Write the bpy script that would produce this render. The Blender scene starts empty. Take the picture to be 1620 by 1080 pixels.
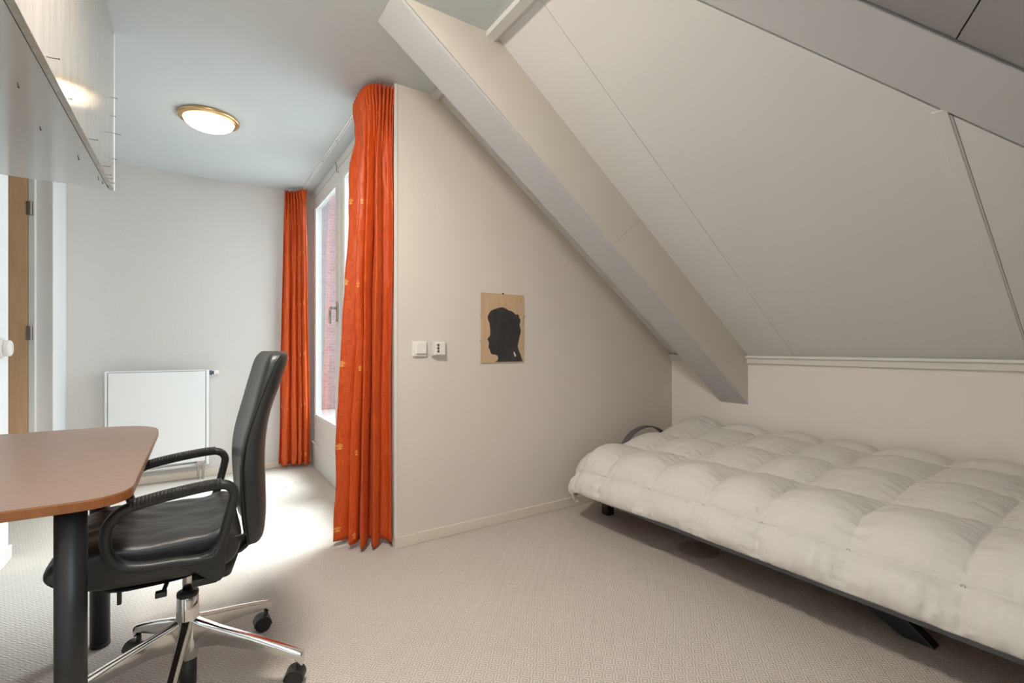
import bpy, bmesh, math, random
from mathutils import Vector, Matrix, noise
random.seed(7)
PI = math.pi
SC = bpy.context.scene
COL = SC.collection

# ------------------------------------------------------------------ camera
cam_d = bpy.data.cameras.new('camera')
cam_d.sensor_width = 36.0
cam_d.lens = 755.0 / 1620.0 * 36.0
cam_d.shift_y = 9.0 / 1620.0
cam_d.clip_start = 0.02
cam = bpy.data.objects.new('camera', cam_d)
cam.location = (0, 0, 1.08)
cam.rotation_euler = (PI / 2, 0, -math.radians(33.5))
COL.objects.link(cam)
SC.camera = cam

# ------------------------------------------------------------------ world: overcast sky
SKY_STRENGTH = 4.3
w = bpy.data.worlds.new('overcast_sky')
SC.world = w
w.use_nodes = True
wn = w.node_tree.nodes
bg = wn['Background']
bg.inputs['Color'].default_value = (0.80, 0.92, 1.0, 1)
bg.inputs['Strength'].default_value = SKY_STRENGTH

# brightest part of the clouded sky: a large soft sun, high in front of the window doors
sun_d = bpy.data.lights.new('sun', 'SUN')
sun_d.energy = 16.0
sun_d.angle = math.radians(34)
sun_d.color = (0.86, 0.95, 1.0)
sun = bpy.data.objects.new('sun', sun_d)
sun.rotation_euler = Vector((0.50, 0.10, 0.86)).to_track_quat('Z', 'Y').to_euler()
COL.objects.link(sun)

# ------------------------------------------------------------------ exposure
LAMP_FRONT = 9.0
LAMP_FILL = 235.0  # strength of the added fill lamp
SC.view_settings.view_transform = 'Standard'
SC.view_settings.look = 'None'
SC.view_settings.exposure = 0.0
SC.view_settings.gamma = 1.0
SC.view_settings.use_curve_mapping = False
try:
    SC.cycles.use_denoising = True
    SC.cycles.denoiser = 'OPENIMAGEDENOISE'
    SC.cycles.max_bounces = 12
    SC.cycles.diffuse_bounces = 8
    SC.cycles.sample_clamp_indirect = 8.0
except Exception:
    pass


# ================================================================== materials
def mat(name, color, rough=0.6, metal=0.0, spec=0.5, coat=0.0):
    m = bpy.data.materials.new(name)
    m.use_nodes = True
    b = m.node_tree.nodes['Principled BSDF']
    b.inputs['Base Color'].default_value = (*color, 1)
    b.inputs['Roughness'].default_value = rough
    b.inputs['Metallic'].default_value = metal
    b.inputs['Specular IOR Level'].default_value = spec
    b.inputs['Coat Weight'].default_value = coat
    return m


class NT:
    """small helper around a material's node tree"""
    def __init__(s, m):
        s.m = m; s.t = m.node_tree; s.b = s.t.nodes['Principled BSDF']

    def n(s, kind, **kw):
        nd = s.t.nodes.new(kind)
        for k, v in kw.items():
            if k in nd.inputs.keys() if isinstance(k, str) else False:
                nd.inputs[k].default_value = v
            else:
                setattr(nd, k, v)
        return nd

    def l(s, a, b):
        s.t.links.new(a, b)

    def math(s, op, a, b=None, c=None):
        nd = s.t.nodes.new('ShaderNodeMath'); nd.operation = op
        for i, v in enumerate((a, b, c)):
            if v is None: continue
            if isinstance(v, (int, float)): nd.inputs[i].default_value = v
            else: s.l(v, nd.inputs[i])
        return nd.outputs[0]

    def coord(s, kind='Object'):
        return s.t.nodes.new('ShaderNodeTexCoord').outputs[kind]

    def noise(s, vec, scale, detail=3, rough=0.5, stretch=None):
        if stretch:
            mp = s.t.nodes.new('ShaderNodeMapping'); mp.inputs['Scale'].default_value = stretch
            s.l(vec, mp.inputs['Vector']); vec = mp.outputs[0]
        nd = s.t.nodes.new('ShaderNodeTexNoise')
        nd.inputs['Scale'].default_value = scale; nd.inputs['Detail'].default_value = detail
        nd.inputs['Roughness'].default_value = rough
        s.l(vec, nd.inputs['Vector'])
        return nd.outputs['Fac']

    def ramp(s, fac, stops):
        nd = s.t.nodes.new('ShaderNodeValToRGB'); e = nd.color_ramp.elements
        e[0].position, e[0].color = stops[0][0], (*stops[0][1], 1)
        e[1].position, e[1].color = stops[-1][0], (*stops[-1][1], 1)
        for p, c in stops[1:-1]:
            x = e.new(p); x.color = (*c, 1)
        s.l(fac, nd.inputs[0])
        return nd.outputs[0]

    def mix(s, fac, a, b):
        nd = s.t.nodes.new('ShaderNodeMix'); nd.data_type = 'RGBA'
        if isinstance(fac, (int, float)): nd.inputs[0].default_value = fac
        else: s.l(fac, nd.inputs[0])
        for i, v in ((6, a), (7, b)):
            if isinstance(v, tuple): nd.inputs[i].default_value = (*v, 1)
            else: s.l(v, nd.inputs[i])
        return nd.outputs[2]

    def bump(s, h, strength, dist=0.01, prev=None):
        nd = s.t.nodes.new('ShaderNodeBump')
        nd.inputs['Strength'].default_value = strength; nd.inputs['Distance'].default_value = dist
        s.l(h, nd.inputs['Height'])
        if prev is not None: s.l(prev, nd.inputs['Normal'])
        s.l(nd.outputs[0], s.b.inputs['Normal'])
        return nd.outputs[0]


def plaster(name, color, strength=0.35, scale=190):
    m = mat(name, color, 0.9, spec=0.2); t = NT(m); c = t.coord()
    t.l(t.ramp(t.noise(c, 1.1, 2), [(0.3, tuple(v * 0.975 for v in color)), (0.7, color)]), t.b.inputs['Base Color'])
    t.bump(t.noise(c, scale, 4, 0.6), strength, 0.004)
    return m


def paint(name, color, rough=0.45, stretch=(1, 1, 1), bumpy=0.08, scale=60):
    m = mat(name, color, rough, spec=0.4); t = NT(m); c = t.coord()
    t.bump(t.noise(c, scale, 3, 0.5, stretch), bumpy, 0.002)
    return m


M = {}
M['wall_cream'] = plaster('wall_cream', (0.68, 0.62, 0.555))
M['wall_knee'] = plaster('wall_knee', (0.80, 0.75, 0.69))
M['wall_white'] = plaster('wall_white', (0.64, 0.615, 0.595), 0.5, 130)
M['hall_white'] = plaster('hall_white', (0.78, 0.80, 0.80), 0.4, 150)
M['ceiling_flat'] = paint('ceiling_flat', (0.59, 0.63, 0.64), 0.8)
M['slope_panel'] = paint('slope_panel', (0.675, 0.665, 0.66), 0.75)
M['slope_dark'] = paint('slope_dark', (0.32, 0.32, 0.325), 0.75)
M['joint_dark'] = mat('joint_dark', (0.12, 0.11, 0.10), 0.9)
M['trim_paint'] = paint('trim_paint', (0.68, 0.655, 0.61), 0.45)
M['beam_paint'] = paint('beam_paint', (0.60, 0.595, 0.575), 0.5, (0.3, 1, 1))
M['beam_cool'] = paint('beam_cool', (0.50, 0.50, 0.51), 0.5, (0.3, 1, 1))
M['beam_face'] = paint('beam_face', (0.60, 0.555, 0.49), 0.5, (0.3, 1, 1))
M['skirting'] = paint('skirting', (0.68, 0.61, 0.52), 0.4)
M['frame_paint'] = paint('frame_paint', (0.74, 0.73, 0.70), 0.3)
M['rail_white'] = mat('rail_white', (0.78, 0.79, 0.79), 0.4)
M['radiator'] = mat('radiator', (0.80, 0.81, 0.81), 0.3)
M['plastic_white'] = mat('plastic_white', (0.76, 0.73, 0.68), 0.35)
M['plastic_pale'] = mat('plastic_pale', (0.62, 0.60, 0.56), 0.35)
M['plastic_blue'] = mat('plastic_blue', (0.05, 0.07, 0.12), 0.4)
M['chrome'] = mat('chrome', (0.72, 0.71, 0.69), 0.12, 1.0)
M['steel'] = mat('steel', (0.42, 0.38, 0.35), 0.32, 1.0)
M['brass'] = mat('brass', (0.72, 0.50, 0.26), 0.25, 1.0)
M['nail'] = mat('nail', (0.10, 0.075, 0.06), 0.5, 0.6)
M['black_metal'] = mat('black_metal', (0.018, 0.018, 0.020), 0.38)
M['black_plastic'] = mat('black_plastic', (0.015, 0.014, 0.014), 0.42)
M['bed_metal'] = mat('bed_metal', (0.13, 0.135, 0.145), 0.42, 0.4)
M['pink'] = mat('pink', (0.66, 0.36, 0.33), 0.85)
M['hole'] = mat('hole', (0.02, 0.018, 0.016), 0.8)


def board_gloss():
    m = mat('gloss_board', (0.33, 0.305, 0.27), 0.10, spec=0.55); t = NT(m); c = t.coord()
    n = t.noise(c, 9, 5, 0.6, (3, 3, 0.35))
    t.l(t.ramp(n, [(0.3, (0.30, 0.27, 0.235)), (0.7, (0.39, 0.365, 0.33))]), t.b.inputs['Base Color'])
    t.bump(t.noise(c, 40, 4, 0.6, (3, 3, 0.3)), 0.12, 0.003)
    return m


M['gloss_board'] = board_gloss()
M['gloss_board_under'] = paint('gloss_board_under', (0.46, 0.47, 0.465), 0.10, (1, 1, 1), 0.06, 90)


def wood(name, c1, c2, rough, stretch, coat=0.0, scale=7):
    m = mat(name, c1, rough, coat=coat); t = NT(m); c = t.coord()
    n = t.noise(c, scale, 6, 0.6, stretch)
    f = t.noise(c, scale * 12, 3, 0.6, stretch)
    s_ = t.math('ADD', t.math('MULTIPLY', n, 0.7), t.math('MULTIPLY', f, 0.3))
    t.l(t.ramp(s_, [(0.35, c1), (0.65, c2)]), t.b.inputs['Base Color'])
    return m


M['desk_top'] = wood('desk_top', (0.205, 0.132, 0.096), (0.255, 0.168, 0.124), 0.38, (1.2, 10, 1))
M['desk_edge'] = wood('desk_edge', (0.25, 0.075, 0.018), (0.34, 0.12, 0.03), 0.4, (3, 3, 1))
M['door_wood'] = wood('door_wood', (0.60, 0.36, 0.19), (0.70, 0.45, 0.26), 0.45, (6, 6, 0.6))


def leather():
    m = mat('black_leather', (0.020, 0.019, 0.018), 0.38, spec=0.6); t = NT(m); c = t.coord()
    b = t.bump(t.noise(c, 420, 2, 0.5), 0.25, 0.002)
    t.bump(t.noise(c, 14, 3, 0.5, (1, 2.5, 1)), 0.35, 0.008, b)
    return m


M['leather'] = leather()


def ribbed():
    m = mat('ribbed_plastic', (0.022, 0.020, 0.019), 0.38); t = NT(m); c = t.coord()
    sp = t.t.nodes.new('ShaderNodeSeparateXYZ'); t.l(c, sp.inputs[0])
    wv = t.math('SINE', t.math('MULTIPLY', sp.outputs[0], 2 * PI / 0.008))
    t.bump(wv, 0.9, 0.0012)
    return m


M['ribbed'] = ribbed()


def carpet():
    m = mat('carpet', (0.6, 0.53, 0.46), 0.95, spec=0.1); t = NT(m); c = t.coord()
    sp = t.t.nodes.new('ShaderNodeSeparateXYZ'); t.l(c, sp.inputs[0])
    P = 0.054
    wob = t.noise(c, 25, 2)
    def fold(o):
        u = t.math('ADD', t.math('MULTIPLY', o, 1 / P), t.math('MULTIPLY', wob, 0.06))
        return t.math('ABSOLUTE', t.math('SUBTRACT', t.math('FRACT', u), 0.5))
    d = t.math('ADD', fold(sp.outputs[0]), fold(sp.outputs[1]))      # 0..1 diamonds
    rings = t.math('SINE', t.math('MULTIPLY', d, 2 * PI * 4.0))
    loops = t.noise(c, 260, 3, 0.6)
    big = t.noise(c, 0.9, 3)
    fac = t.math('ADD', t.math('MULTIPLY', rings, 0.34), t.math('ADD', t.math('MULTIPLY', loops, 0.9), 0.05))
    col = t.ramp(fac, [(0.15, (0.45, 0.395, 0.345)), (0.85, (0.64, 0.585, 0.53))])
    # a few small dark specks and soft soiling
    sn = t.noise(c, 3.2, 4, 0.65)
    soil = t.math('MULTIPLY', t.math('SMOOTH_MAX', t.math('SUBTRACT', sn, 0.56), 0.0, 0.02), 0.9)
    col = t.mix(soil, col, (0.36, 0.31, 0.26))
    vo = t.t.nodes.new('ShaderNodeTexVoronoi'); vo.inputs['Scale'].default_value = 2.3; t.l(c, vo.inputs['Vector'])
    spk = t.math('LESS_THAN', vo.outputs['Distance'], 0.022)
    col = t.mix(t.math('MULTIPLY', spk, 0.75), col, (0.12, 0.09, 0.07))
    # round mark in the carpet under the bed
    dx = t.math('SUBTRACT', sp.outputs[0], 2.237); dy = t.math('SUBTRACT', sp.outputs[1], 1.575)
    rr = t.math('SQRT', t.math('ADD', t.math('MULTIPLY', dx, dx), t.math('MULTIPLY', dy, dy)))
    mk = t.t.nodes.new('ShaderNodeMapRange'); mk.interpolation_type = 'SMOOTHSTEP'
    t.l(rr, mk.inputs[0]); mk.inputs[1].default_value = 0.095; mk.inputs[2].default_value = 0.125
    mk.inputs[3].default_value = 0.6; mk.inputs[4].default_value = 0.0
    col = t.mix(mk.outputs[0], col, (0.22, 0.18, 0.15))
    t.l(col, t.b.inputs['Base Color'])
    t.bump(t.math('ADD', t.math('MULTIPLY', rings, 0.5), loops), 0.55, 0.004)
    return m


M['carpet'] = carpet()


def curtain_mat():
    """orange silk with small gold leaf motifs and dark tufts woven in rows (uv in metres of cloth)"""
    m = mat('orange_silk', (0.62, 0.13, 0.03), 0.42, spec=0.4); t = NT(m)
    t.b.inputs['Sheen Weight'].default_value = 0.18
    t.b.inputs['Sheen Tint'].default_value = (1.0, 0.35, 0.30, 1)
    uv = t.coord('UV')
    sp = t.t.nodes.new('ShaderNodeSeparateXYZ'); t.l(uv, sp.inputs[0])
    def cell(o, p, off):
        f = t.math('FRACT', t.math('ADD', t.math('MULTIPLY', o, 1 / p), off))
        return t.math('MULTIPLY', t.math('SUBTRACT', f, 0.5), p)
    def motif(ou, ov, wdt, hgt, rows=0.45, cols=0.15):
        # every other column sits a little higher, as the cloth is woven
        k_ = t.math('FLOOR', t.math('ADD', t.math('MULTIPLY', sp.outputs[0], 1 / cols), ou))
        vv = t.math('ADD', sp.outputs[1], t.math('MULTIPLY', t.math('SINE', t.math('MULTIPLY', k_, 2.4)), 0.035))
        x = t.math('ABSOLUTE', cell(sp.outputs[0], cols, ou)); y = cell(vv, rows, ov)
        d = t.math('ADD', t.math('MULTIPLY', x, 1 / wdt), t.math('MULTIPLY', t.math('ABSOLUTE', y), 1 / hgt))
        return d, x, y
    d1, x1, y1 = motif(0.1, 0.32, 0.0115, 0.0145)
    inside = t.math('LESS_THAN', d1, 1.0)
    st = t.math('GREATER_THAN', t.math('SINE', t.math('MULTIPLY', t.math('ADD', x1, y1), 1400)), -0.55)
    gold = t.math('MULTIPLY', inside, st)
    gold2 = t.math('LESS_THAN', t.math('ADD', t.math('MULTIPLY', x1, 95), t.math('MULTIPLY', t.math('ABSOLUTE', t.math('ADD', y1, 0.016)), 220)), 1.0)
    gold = t.math('MAXIMUM', gold, gold2)
    d2, _, _ = motif(0.6, 0.82, 0.0075, 0.009)
    tuft = t.math('MULTIPLY', t.math('LESS_THAN', d2, 1.0), 0.75)
    n = t.noise(uv, 30, 4, 0.6, (6, 0.5, 1))
    base = t.ramp(n, [(0.3, (0.56, 0.060, 0.009)), (0.7, (0.76, 0.122, 0.012))])
    col = t.mix(tuft, base, (0.28, 0.03, 0.03))
    col = t.mix(gold, col, (0.86, 0.44, 0.10))
    t.l(col, t.b.inputs['Base Color'])
    b = t.bump(t.noise(uv, 9, 4, 0.6, (1.2, 1, 1)), 0.45, 0.02)
    # thin cloth lets a little daylight through
    tr = t.t.nodes.new('ShaderNodeBsdfTranslucent'); t.l(col, tr.inputs[0])
    mx = t.t.nodes.new('ShaderNodeMixShader'); mx.inputs[0].default_value = 0.17
    out = t.t.nodes['Material Output']
    t.l(t.b.outputs[0], mx.inputs[1]); t.l(tr.outputs[0], mx.inputs[2]); t.l(mx.outputs[0], out.inputs[0])
    return m


M['curtain'] = curtain_mat()


def duvet_mat():
    m = mat('duvet_cotton', (0.63, 0.605, 0.565), 0.8, spec=0.25); t = NT(m); c = t.coord()
    t.b.inputs['Sheen Weight'].default_value = 0.15
    t.bump(t.noise(c, 16, 5, 0.62), 0.30, 0.02)
    return m


M['duvet'] = duvet_mat()


def glass_mat():
    m = bpy.data.materials.new('window_glass'); m.use_nodes = True; t = m.node_tree
    t.nodes.remove(t.nodes['Principled BSDF']); out = t.nodes['Material Output']
    tr = t.nodes.new('ShaderNodeBsdfTransparent'); tr.inputs[0].default_value = (0.96, 0.98, 0.98, 1)
    gl = t.nodes.new('ShaderNodeBsdfGlossy'); gl.inputs['Roughness'].default_value = 0.0
    lw = t.nodes.new('ShaderNodeLayerWeight'); lw.inputs[0].default_value = 0.5
    pw = t.nodes.new('ShaderNodeMath'); pw.operation = 'POWER'; pw.inputs[1].default_value = 4.5
    t.links.new(lw.outputs['Facing'], pw.inputs[0])
    fr = t.nodes.new('ShaderNodeMath'); fr.operation = 'MULTIPLY_ADD'; fr.inputs[1].default_value = 0.92; fr.inputs[2].default_value = 0.04
    t.links.new(pw.outputs[0], fr.inputs[0])
    mx = t.nodes.new('ShaderNodeMixShader')
    t.links.new(fr.outputs[0], mx.inputs[0]); t.links.new(tr.outputs[0], mx.inputs[1])
    t.links.new(gl.outputs[0], mx.inputs[2]); t.links.new(mx.outputs[0], out.inputs[0])
    return m


M['glass'] = glass_mat()


def emit(name, color, strength):
    m = mat(name, (0.8, 0.8, 0.78), 0.3); b = m.node_tree.nodes['Principled BSDF']
    b.inputs['Emission Color'].default_value = (*color, 1)
    b.inputs['Emission Strength'].default_value = strength
    return m


M['dome_front'] = emit('dome_front', (1.0, 0.74, 0.48), LAMP_FRONT)
M['dome_fill'] = emit('dome_fill', (1.0, 0.925, 0.82), LAMP_FILL)


def paper():
    m = mat('old_paper', (0.56, 0.38, 0.23), 0.6, coat=0.5); t = NT(m); c = t.coord()
    t.l(t.ramp(t.noise(c, 50, 4, 0.6, (1, 1, 0.1)), [(0.3, (0.50, 0.335, 0.20)), (0.7, (0.60, 0.415, 0.255))]), t.b.inputs['Base Color'])
    t.b.inputs['Coat Roughness'].default_value = 0.08
    return m


def ink():
    m = mat('black_ink', (0.02, 0.018, 0.018), 0.5, coat=0.5); t = NT(m); c = t.coord()
    t.l(t.ramp(t.noise(c, 22, 5, 0.6, (1, 1, 0.3)), [(0.3, (0.012, 0.012, 0.014)), (0.75, (0.045, 0.036, 0.036))]), t.b.inputs['Base Color'])
    t.b.inputs['Coat Roughness'].default_value = 0.08
    return m


M['paper'] = paper()
M['ink'] = ink()


def brick_mat():
    m = mat('dark_brick', (0.2, 0.15, 0.14), 0.85); t = NT(m); c = t.coord()
    mp = t.t.nodes.new('ShaderNodeMapping'); mp.inputs['Rotation'].default_value = (PI / 2, 0, 0); t.l(c, mp.inputs[0])
    br = t.t.nodes.new('ShaderNodeTexBrick')
    br.inputs['Color1'].default_value = (0.26, 0.20, 0.20, 1); br.inputs['Color2'].default_value = (0.33, 0.26, 0.26, 1)
    br.inputs['Mortar'].default_value = (0.38, 0.36, 0.36, 1); br.inputs['Scale'].default_value = 4.5
    t.l(mp.outputs[0], br.inputs['Vector']); t.l(br.outputs[0], t.b.inputs['Base Color'])
    return m


M['brick'] = brick_mat()
M['concrete'] = plaster('balcony_concrete', (0.40, 0.39, 0.37))


# ================================================================== mesh helpers
def ob(name, bm, m, parent=None, smooth=False, bevel=0.0, sub=0, kind=None, seg=2):
    if parent is not None:
        off = PW[parent.name]
        bmesh.ops.translate(bm, verts=bm.verts, vec=-off)
    me = bpy.data.meshes.new(name)
    bmesh.ops.recalc_face_normals(bm, faces=bm.faces)
    bm.to_mesh(me); bm.free()
    if smooth:
        for p in me.polygons: p.use_smooth = True
    me.materials.append(M[m])
    o = bpy.data.objects.new(name, me); COL.objects.link(o)
    if parent is not None: o.parent = parent; PW[o.name] = PW[parent.name]
    else: PW[o.name] = Vector((0, 0, 0))
    if bevel:
        md = o.modifiers.new('bevel', 'BEVEL'); md.width = bevel; md.segments = seg; md.limit_method = 'ANGLE'
        md.angle_limit = math.radians(35)
    if sub:
        md = o.modifiers.new('subdivision', 'SUBSURF'); md.levels = sub; md.render_levels = sub
    if kind: o['kind'] = kind
    return o


PW = {}


def thing(name, loc, label, cat, group=None):
    o = bpy.data.objects.new(name, None); COL.objects.link(o)
    o.empty_display_size = 0.1
    o.location = loc; PW[o.name] = Vector(loc)
    o['label'] = label; o['category'] = cat
    if group: o['group'] = group
    return o


def tag(o, label, cat, group=None):
    o['label'] = label; o['category'] = cat
    if group: o['group'] = group
    return o


def box(bm, x0, x1, y0, y1, z0, z1):
    vs = [bm.verts.new((x, y, z)) for z in (z0, z1) for x, y in ((x0, y0), (x1, y0), (x1, y1), (x0, y1))]
    for f in ((3, 2, 1, 0), (4, 5, 6, 7), (0, 1, 5, 4), (1, 2, 6, 5), (2, 3, 7, 6), (3, 0, 4, 7)):
        bm.faces.new([vs[i] for i in f])
    return bm


def B(x0, x1, y0, y1, z0, z1):
    return box(bmesh.new(), x0, x1, y0, y1, z0, z1)


def prism(bm, pts, vec):
    """pts: list of 3d points of a planar outline, extruded by vec"""
    vec = Vector(vec)
    a = [bm.verts.new(p) for p in pts]; b = [bm.verts.new(Vector(p) + vec) for p in pts]
    bm.faces.new(a); bm.faces.new(list(reversed(b)))
    n = len(pts)
    for i in range(n):
        j = (i + 1) % n
        bm.faces.new([a[j], a[i], b[i], b[j]])
    return bm


def P(pts, vec):
    return prism(bmesh.new(), pts, vec)


def crom(pts, n, closed=False):
    """Catmull-Rom through 3d points"""
    pts = [Vector(p) for p in pts]; out = []; k = len(pts)
    for i in range(k if closed else k - 1):
        if closed: p0, p1, p2, p3 = pts[i - 1], pts[i], pts[(i + 1) % k], pts[(i + 2) % k]
        else: p0, p1, p2, p3 = pts[max(i - 1, 0)], pts[i], pts[i + 1], pts[min(i + 2, k - 1)]
        for j in range(n):
            t = j / n
            out.append(0.5 * ((2 * p1) + (-p0 + p2) * t + (2 * p0 - 5 * p1 + 4 * p2 - p3) * t * t + (-p0 + 3 * p1 - 3 * p2 + p3) * t ** 3))
    if not closed: out.append(pts[-1])
    return out


def tube(bm, path, r, seg=10, closed=False, up=Vector((0, 1, 0)), r2=None, square=0):
    """sweep an ellipse (r across the 'side', r2 along 'up') or rounded rectangle along a path"""
    path = [Vector(p) for p in path]; n = len(path); rings = []
    for i, p in enumerate(path):
        if closed: d = path[(i + 1) % n] - path[i - 1]
        else: d = path[min(i + 1, n - 1)] - path[max(i - 1, 0)]
        d.normalize()
        u = up - d * up.dot(d)
        if u.length < 1e-4: u = Vector((1, 0, 0)) - d * d.x
        u.normalize(); s = d.cross(u)
        ra = r[i] if isinstance(r, (list, tuple)) else r
        rb = r2 if r2 is not None else ra
        ring = []
        for k in range(seg):
            a = 2 * PI * (k + 0.5) / seg; ca, sa = math.cos(a), math.sin(a)
            if square:
                ca = math.copysign(abs(ca) ** square, ca); sa = math.copysign(abs(sa) ** square, sa)
            ring.append(bm.verts.new(p + s * ca * ra + u * sa * rb))
        rings.append(ring)
    for i in range(n if closed else n - 1):
        A, C = rings[i], rings[(i + 1) % n]
        for k in range(seg):
            bm.faces.new([A[k], A[(k + 1) % seg], C[(k + 1) % seg], C[k]])
    if not closed:
        bm.faces.new(list(reversed(rings[0]))); bm.faces.new(rings[-1])
    return bm


def T(path, r, **kw):
    return tube(bmesh.new(), path, r, **kw)


def lathe(bm, prof, c, seg=32, axis='Z'):
    """prof: (radius, height) pairs around axis through c"""
    c = Vector(c); rings = []
    for r, h in prof:
        ring = []
        for k in range(seg):
            a = 2 * PI * k / seg; x, y = r * math.cos(a), r * math.sin(a)
            v = {'Z': (x, y, h), 'X': (h, x, y), 'Y': (y, h, x)}[axis]
            ring.append(bm.verts.new(c + Vector(v)))
        rings.append(ring)
    for A, C in zip(rings, rings[1:]):
        for k in range(seg):
            bm.faces.new([A[k], A[(k + 1) % seg], C[(k + 1) % seg], C[k]])
    bm.faces.new(list(reversed(rings[0]))); bm.faces.new(rings[-1])
    return bm


def L(prof, c, **kw):
    return lathe(bmesh.new(), prof, c, **kw)


# ================================================================== the room
XK, YP, XW, YR, ZC = 3.186, 2.487, 0.893, 4.75, 2.50      # knee wall, picture wall, window wall, radiator wall, ceiling
YB = -0.69
K = 0.7239
def zs(x): return 1.02 + K * (XK - x)                       # big slope
def zb(y): return 2.121 + 0.855 * (y - 0.61)                # hip slope over the camera
XE = XK - (ZC - 1.02) / K                                   # slope meets flat ceiling
N1 = Vector((K, 0, 1)).normalized()
N2 = Vector((0, -0.855, 1)).normalized()

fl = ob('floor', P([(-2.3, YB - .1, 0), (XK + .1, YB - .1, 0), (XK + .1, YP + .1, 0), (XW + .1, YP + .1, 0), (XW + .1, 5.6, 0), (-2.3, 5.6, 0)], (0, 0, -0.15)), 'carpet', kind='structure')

# picture wall (gable) with trim and skirting
ob('wall_gable', P([(XW, YP, 0), (XK + .1, YP, 0), (XK + .1, YP, zs(XK + .1)), (XE, YP, ZC), (XW, YP, ZC)], (0, 0.12, 0)), 'wall_cream', kind='structure')
ob('baseboard_gable', B(XW - .004, XK, YP - .013, YP, 0, 0.06), 'skirting', bevel=.003, kind='structure')
ob('trim_corner', B(XW - .007, XW + .011, YP - .006, YP, 0.06, ZC - .004), 'trim_paint', bevel=.002, kind='structure')
# knee wall behind the bed
ob('wall_right', B(XK, XK + .12, YB, YP + .1, 0, 1.03), 'wall_knee', kind='structure')
for a, b_ in ((YB, 1.852), (2.053, YP)):
    t_ = ob('trim_knee', B(XK - .022, XK, a, b_, .968, 1.006), 'trim_paint', bevel=.002, kind='structure')
    ob('top_lip', B(XK - .038, XK, a, b_, 1.006, 1.022), 'frame_paint', parent=t_, bevel=.002)
ob('baseboard_right', B(XK - .013, XK, YB, YP - .013, 0, .06), 'skirting', bevel=.003, kind='structure')
ob('trim_batten', B(XK - .006, XK, .50, .535, .06, .93), 'wall_knee', bevel=.002, kind='structure')
# wall behind the camera, wall on the left, the stub and door opening
ob('wall_rear', B(-.9, XK + .1, YB - .12, YB, 0, 1.06), 'wall_cream', kind='structure')
ob('wall_left', P([(-.80, YB - .1, 0), (-.80, 3.45, 0), (-.80, 3.45, ZC), (-.80, 1.06, ZC), (-.80, YB - .1, 1.0)], (-.10, 0, 0)), 'hall_white', kind='structure')
ob('baseboard_left', B(-.80, -.788, YB, 3.462, 0, .07), 'frame_paint', bevel=.003, kind='structure')
ob('wall_stub', B(-.90, -.80, 4.368, YR + .02, 0, ZC), 'hall_white', kind='structure')
ob('wall_stub_face', B(-.899, -.801, 4.362, 4.368, 0, ZC), 'wall_white', kind='structure')
ob('wall_lintel', B(-.90, -.80, 3.45, 4.362, 2.36, ZC), 'hall_white', kind='structure')
ob('wall_back', B(-.80, XW + .035, YR, YR + .12, 0, ZC), 'wall_white', kind='structure')
ob('baseboard_back', B(-.80, XW, YR - .012, YR, 0, .06), 'skirting', bevel=.003, kind='structure')
# hallway beyond the door
ob('wall_hall', B(-2.3, -.9, 5.5, 5.6, 0, ZC), 'hall_white', kind='structure')
ob('wall_hall_side', B(-2.4, -2.3, 2.2, 5.6, 0, ZC), 'hall_white', kind='structure')
ob('wall_hall_near', B(-2.3, -.9, 2.1, 2.2, 0, ZC), 'hall_white', kind='structure')
ob('wall_hall_inner', B(-.92, -.90, 4.4, 5.6, 0, ZC), 'hall_white', kind='structure')

# flat ceiling with the board edge along the window side
ob('ceiling', P([(-2.4, 1.06, ZC), (XE, 1.06, ZC), (XE, YP + .1, ZC), (XW + .1, YP + .1, ZC), (XW + .1, 5.6, ZC), (-2.4, 5.6, ZC)], (0, 0, .12)), 'ceiling_flat', kind='structure')


# the big slope: dark backing and separate painted boards with fine joints
def on1(x, y, d=0.0): return Vector((x, y, zs(x))) + N1 * d
def on2(x, y, d=0.0): return Vector((x, y, zb(y))) + N2 * d


h1 = lambda x: 1.021 - .844 * (x - 1.45)      # hip board, far edge
h2 = lambda x: 0.610 - .847 * (x - 1.671)     # hip board, near edge
hx1 = lambda y: 1.45 - (y - 1.021) / .844
cr = ob('ceiling_slope', P([on1(XE, YP + .1, .03), on1(XE, h2(XE), .03), on1(XK + .1, h2(XK + .1), .03), on1(XK + .1, YP + .1, .03)], N1 * .12), 'joint_dark', kind='structure')
g = .0011
ob('slope_panel', P([on1(XE, YP), on1(XE, 1.545 + g), on1(XK, 1.545 + g), on1(XK, YP)], N1 * .032), 'slope_panel', parent=cr)
ob('slope_panel', P([on1(XE, 1.545 - g), on1(XE, h1(XE)), on1(hx1(.505 + g), .505 + g), on1(XK, .505 + g), on1(XK, 1.545 - g)], N1 * .032), 'slope_panel', parent=cr)
ob('slope_panel', P([on1(hx1(.505 - g), .505 - g), on1(XK, h1(XK)), on1(XK, .505 - g)], N1 * .032), 'slope_panel', parent=cr)
# cover batten on the joint
ob('trim_batten_slope', P([on1(2.03, .512, -.006), on1(XK - .03, .512, -.006), on1(XK - .03, .552, -.006), on1(2.03, .552, -.006)], N1 * .007), 'slope_panel', bevel=.002, kind='structure')
# board along the hip
ob('trim_hip_board', P([on1(XE, h1(XE) - .012, -.010), on1(XK, h1(XK) - .012, -.010), on1(XK, h2(XK), -.010), on1(XE, h2(XE), -.010)], N1 * .045), 'beam_cool', bevel=.003, kind='structure')
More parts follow.
